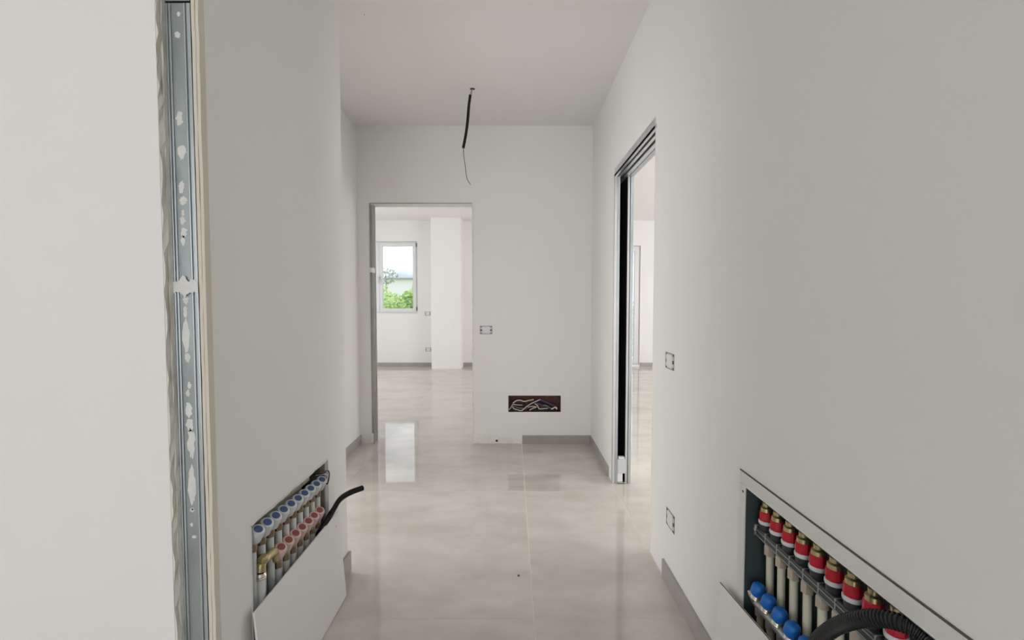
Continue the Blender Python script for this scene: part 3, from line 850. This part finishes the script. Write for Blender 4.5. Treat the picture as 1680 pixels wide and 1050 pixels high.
# ================================================================== RIGHT MANIFOLD
XF = XR - 0.0045
fo_y = onX(1211, 900, XF).y
fi_y = CR_Y1
fz1 = 0.5 * (onX(1214.6, 768.5, XF).z + onX(1580, 1050, XF).z)
fz0 = 0.5 * (onX(1223, 795, XF).z + onX(1535, 1050, XF).z)
fn = 0.42
cb = thing('manifold_cabinet', 'white framed dark cabinet set in right wall behind red manifold', 'cabinet', (XR + .05, (CR_Y0 + CR_Y1) / 2, CR_Z0))
fr_ = thing  # alias kept short
MB().box(XF, XR + .001, fn, fo_y, fz0, fz1).build('frame_top', 'white_metal', cb, bevel=.001)
MB().box(XF, XR + .001, fi_y - .002, fo_y, 0.16, fz0 - .001).build('frame_side', 'white_metal', cb, bevel=.001)
MB().box(XF, XR + .001, fn, CR_Y0, 0.16, fz0 - .001).build('frame_side', 'white_metal', cb, bevel=.001)
MB().box(XF + .001, XR + .001, fn, fo_y + .002, fz1, fz1 + .003).build('shadow_edge', 'hardware_shadow_grey', cb)
p = onX(1219, 806, XF)
MB().lathe((XF + .0003, p.y, p.z), (-1, 0, 0), [(0, .004), (.001, .0036), (.0016, .002)], 8).build('screw', 'hardware_shadow_grey', cb)
XBR = XR + 0.118
e = .0015
MB().box(XBR, XBR + .002, CR_Y0 + e, CR_Y1 - e, CR_Z0 + e, CR_Z1 - e).build('back_plate', 'cabinet_dark', cb)
MB().box(XR + .002, XBR, CR_Y1 - e - .002, CR_Y1 - e, CR_Z0 + e, CR_Z1 - e).build('side_plate', 'cabinet_dark', cb)
MB().box(XR + .002, XBR, CR_Y0 + e, CR_Y0 + e + .002, CR_Z0 + e, CR_Z1 - e).build('side_plate', 'cabinet_dark', cb)
MB().box(XR + .002, XBR, CR_Y0 + e + .002, CR_Y1 - e - .002, CR_Z1 - e - .002, CR_Z1 - e).build('top_plate', 'cabinet_dark', cb)
MB().box(XR + .002, XBR, CR_Y0 + e + .002, CR_Y1 - e - .002, CR_Z0 + e, CR_Z0 + e + .002).build('bottom_plate', 'cabinet_dark', cb)
MB().tube([(XBR - .03, CR_Y1 - .006, CR_Z1 - .05), (XBR - .045, CR_Y1 - .008, CR_Z1 - .10), (XBR - .05, CR_Y1 - .03, CR_Z1 - .135)], .003, 8).build('bracket_wire', 'bar_line', cb, smooth=50)

XM = 0.722
knob_px = [(1257, 842), (1277, 857), (1298, 876), (1319.5, 894), (1343.5, 915), (1370, 937), (1398.5, 962), (1433, 989)]
KP = [onX(a, b, XM) for a, b in knob_px]
ky0, ky1 = KP[0].y, KP[-1].y
stp = (ky1 - ky0) / 7
kz = sum(k.z for k in KP) / 8
KN = [Vector((XM, ky0 + stp * i, kz)) for i in range(9)]
mr = thing('heating_manifold', 'heating manifold with red flow meters and blue caps in right wall', 'manifold', (XM, (ky0 + ky1) / 2, CR_Z0))
rb = mr.location
# meshes shared by all outlets
ringM = MB().lathe((0, 0, 0), (0, 0, 1), [(-.030, .0185), (-.027, .0195), (-.022, .0195), (-.020, .018)], 20).mesh('white_ring', 'cap_white', 40)
baseM = MB().lathe((0, 0, 0), (0, 0, 1), [(-.046, .016), (-.030, .0175)], 16).mesh('valve_base', 'bar_black', 40)
redM = MB().lathe((0, 0, 0), (0, 0, 1), [(-.020, .0175), (-.016, .0185), (.003, .0178), (.006, .016)], 8).mesh('red_collar', 'red')
brassM = MB().lathe((0, 0, 0), (0, 0, 1), [(.006, .0155), (.016, .0150), (.020, .0105), (.030, .0105), (.032, .0085), (.052, .0085), (.054, .006)], 14).mesh('brass_head', 'brass', 40)
nutR = MB().lathe((0, 0, 0), (0, 0, 1), [(-.016, .011), (-.014, .0155), (.012, .0155), (.016, .013)], 6).mesh('union_nut', 'nut_pink')
collR = MB().lathe((0, 0, 0), (0, 0, 1), [(.016, .0125), (.028, .0125)], 16).mesh('collar', 'cap_white', 40)
for i, k in enumerate(KN):
    fm = put('flow_meter', redM, k, mr, rb)
    for nme, me in (('white_ring', ringM), ('valve_base', baseM), ('brass_head', brassM)):
        o = bpy.data.objects.new(nme, me); COL.objects.link(o); o.parent = fm
    nx = XM + .014
    nn = put('union_nut', nutR, (nx, k.y, kz - .108), mr, rb)
    o = bpy.data.objects.new('collar', collR); COL.objects.link(o); o.parent = nn
    MB().tube([(nx, k.y, kz - .122), (nx + .004, k.y, CR_Z0 + .005)], .0103, 12).build('pipe', 'pipe_cream', mr, smooth=50)
bz = kz - .062
ya_, yb_ = KN[8].y - .06, ky0 + .022
bar = MB().box(XM - .017, XM + .017, ya_, yb_, bz - .016, bz + .016).build('manifold_bar', 'bar_black', mr, bevel=.005)
for dz in (-.009, .006):
    MB().box(XM - .0185, XM - .0168, ya_, yb_, bz + dz - .0012, bz + dz + .0012).build('bar_ridge', 'bar_line', bar)
for i in range(9):
    yy = KN[i].y - stp * .5
    MB().box(XM - .0176, XM + .0176, yy - .0016, yy + .0016, bz - .0145, bz + .0166).build('bar_joint', 'bar_line', bar, bevel=.0006)
MB().lathe((XM, yb_, bz), (0, 1, 0), [(0, .017), (.004, .019), (.010, .019), (.013, .012)], 8).build('end_plug', 'nickel', mr)
# lower bar with blue caps
XQ = 0.702
blue2 = [(1244, 969), (1264, 989.5), (1281, 1007), (1300, 1032)]
B2 = [onX(a, b, XQ) for a, b in blue2]
by0 = B2[0].y; bs = (B2[-1].y - by0) / 3; bzl = sum(b.z for b in B2) / 4
blueM = MB().lathe((0, 0, 0), (0.1, -.25, 1), [(-.018, .0155), (-.014, .0185), (.002, .0185), (.009, .0175), (.015, .0130), (.017, .007)], 14).mesh('blue_cap', 'blue', 50)
neckM = MB().lathe((0, 0, 0), (0.1, -.25, 1), [(-.036, .011), (-.032, .0135), (-.029, .0115), (-.026, .0135), (-.023, .0115), (-.020, .0135), (-.018, .012)], 14).mesh('threaded_neck', 'nickel', 40)
lowB = MB().lathe((0, 0, 0), (0, 0, 1), [(-.080, .011), (-.078, .0150), (-.056, .0150), (-.050, .012)], 6).mesh('union_nut', 'nut_pink')
for i in range(9):
    q = Vector((XQ, by0 + bs * i, bzl))
    if q.y < 0.87: break
    c = put('blue_cap', blueM, q, mr, rb)
    o = bpy.data.objects.new('threaded_neck', neckM); COL.objects.link(o); o.parent = c
    put('union_nut', lowB, (XQ + .008, q.y, bzl), mr, rb)
    MB().tube([(XQ + .008, q.y, bzl - .078), (XQ + .009, q.y, CR_Z0 + .005)], .0100, 12).build('pipe', 'pipe_cream', mr, smooth=50)
MB().tube([(XQ + .004, by0 + .014, bzl - .045), (XQ + .004, 0.84, bzl - .045)], .0145, 14).build('manifold_bar', 'bar_line', mr, smooth=50)
MB().lathe((XQ + .004, by0 + .012, bzl - .042), (-0.35, .6, 1), [(-.010, .014), (.002, .016), (.020, .0165), (.030, .013)], 10).build('end_valve', 'nickel', mr, smooth=40)

# fat ribbed conduit arching out of the right cabinet
pts = [onX(1325, 1085, .640), onX(1342, 1052, .642), onX(1368, 1030, .645), onX(1400, 1018, .650), onX(1435, 1014, .660), onX(1475, 1021, .676), onX(1515, 1042, .695), onX(1560, 1090, .715)]
cd = tag(corrugated(pts, .0152, .0062).build('corrugated_conduit', 'conduit', smooth=30), 'thick black ribbed conduit arching over the right manifold', 'conduit')

# loose white cover leaning below the right cabinet
q0 = onX(1181, 956, .655); q1 = onX(1262, 1050, .655)
dirv = (q1 - q0).normalized()
q_near = q0 + dirv * 0.62
b_far = Vector((.630, q0.y - .006, 0.004)); b_near = Vector((.630, q_near.y, 0.004))
cp = MB().prism([q0, q_near, b_near, b_far], (.006, 0, 0)).build('cover_panel', 'cover_white', bevel=.001)
tag(cp, 'white sheet cover leaning against right wall below the red manifold', 'cover panel')
MB().tube([q0 + Vector((.001, 0, .0008)), q_near + Vector((.001, 0, .0008))], .0013, 6).build('dark_edge_line', 'hardware_shadow_grey', cp)  # thin dark line along the top edge of the cover

# ================================================================== SMALL THINGS
p = onZ(851, 945, 0)
tag(MB().lathe((p.x, p.y, 0.0), (0, 0, 1), [(0, .0045), (.003, .005), (.006, .003), (.007, .001)], 6).build('debris_crumb', 'dark_plastic'), 'tiny dark crumb lying on the floor tiles in the corridor', 'crumb')
p = onZ(598, 24, H)
MB().lathe((p.x, p.y, H), (0, 0, -1), [(-.001, .003), (.0015, .002)], 6).build('ceiling_mark', 'hardware_shadow_grey', ce)

# ================================================================== OUTSIDE
gr = MB().box(-60, 60, YF + 0.3, 120, -0.45, -0.25).build('ground', 'grass')
struct(gr, 'green lawn outside the windows', 'ground')
o = MB().box(0.2, 5.3, YF + 0.3, YF + 1.75, -0.25, -0.02).build('balcony_slab', 'render_pale'); struct(o, 'pale balcony slab outside the glazed door', 'balcony')
rl = thing('balcony_railing', 'white slatted railing outside the glazed balcony door', 'railing', (2.2, YF + 1.65, -.02))
for i in range(11):
    z = 0.10 + i * 0.095
    MB().box(0.4, 4.4, YF + 1.63, YF + 1.655, z, z + 0.055).build('slat', 'rail_white', rl)
for x in (0.4, 1.4, 2.4, 3.4, 4.36):
    MB().box(x, x + .04, YF + 1.655, YF + 1.695, -0.02, 1.16).build('post', 'rail_white', rl)
MB().box(0.4, 4.4, YF + 1.62, YF + 1.70, 1.16, 1.20).build('handrail', 'rail_white', rl)

def foliage(c, rx, ry, rz, n, s, m_, seed):
    r_ = random.Random(seed); m = MB(); c = Vector(c)
    for i in range(n):
        d = Vector((r_.gauss(0, 1), r_.gauss(0, 1), r_.gauss(0, 1))).normalized() * (r_.uniform(0.35, 1) ** 0.5)
        lump = 1 + 0.22 * math.sin(d.x * 7 + seed) * math.cos(d.z * 6 + seed * 2)
        p = c + Vector((d.x * rx, d.y * ry, d.z * rz)) * lump
        u = Vector((r_.gauss(0, 1), r_.gauss(0, 1), r_.gauss(0, 1))).normalized(); w = u.orthogonal().normalized()
        q = s * r_.uniform(.6, 1.3); b = len(m.v)
        m.v += [tuple(p - u * q), tuple(p + w * q * .45), tuple(p + u * q), tuple(p - w * q * .45)]
        m.f.append((b, b + 1, b + 2, b + 3))
    me = bpy.data.meshes.new('foliage'); me.from_pydata(m.v, [], m.f); me.materials.append(MATS[m_]); me.update()
    return me
def bush(label, loc, rx, ry, h, n, seed, m_='leaf'):
    t = thing('bush', label, 'bush', loc, 'bushes outside the far window')
    o = bpy.data.objects.new('foliage', foliage((0, 0, h * .52), rx, ry, h * .5, n, .09, m_, seed)); COL.objects.link(o); o.parent = t
    st_ = MB().tube([(0, 0, 0), (.02, 0, h * .3), (-.03, .02, h * .6)], [.05, .04, .02], 8).mesh('stem', 'bark', 60)
    o = bpy.data.objects.new('stem', st_); COL.objects.link(o); o.parent = t
bush('light green bush at left of the view through the far window', (-4.75, 15.0, -.25), 0.62, .6, 1.75, 1800, 2)
bush('tall light green bush at right of the view through the far window', (-3.05, 15.2, -.25), 0.62, .6, 2.0, 2000, 5)
bush('low pale bush in the middle of the view through the far window', (-4.3, 17.4, -.25), 0.9, .8, 1.65, 1800, 8)
bush('green bush behind the others outside the far window', (-5.6, 20.2, -.25), 1.0, .9, 1.9, 1800, 11)
tr_ = thing('tree', 'thin dark tree standing beyond the bushes outside the far window', 'tree', (-6.8, 25, -.25))
MB().tube([(-6.8, 25, -.25), (-6.75, 25, 1.2), (-6.8, 25, 2.6)], [.04, .03, .015], 8).build('trunk', 'bark', tr_, smooth=60)
me = foliage((0, 0, 2.75), .62, .6, .42, 130, .09, 'leaf_dark', 17)
o = bpy.data.objects.new('foliage', me); COL.objects.link(o); o.parent = tr_
hs = thing('house', 'low white house with grey roof edge far beyond the bushes', 'house', (-16, 64, -.25))
MB().box(-30, -4, 60, 68, -.25, 3.92).build('house_wall', 'render_pale', hs)
MB().box(-30.4, -3.6, 59.6, 68.4, 3.92, 4.08).build('roof', 'skirting', hs)
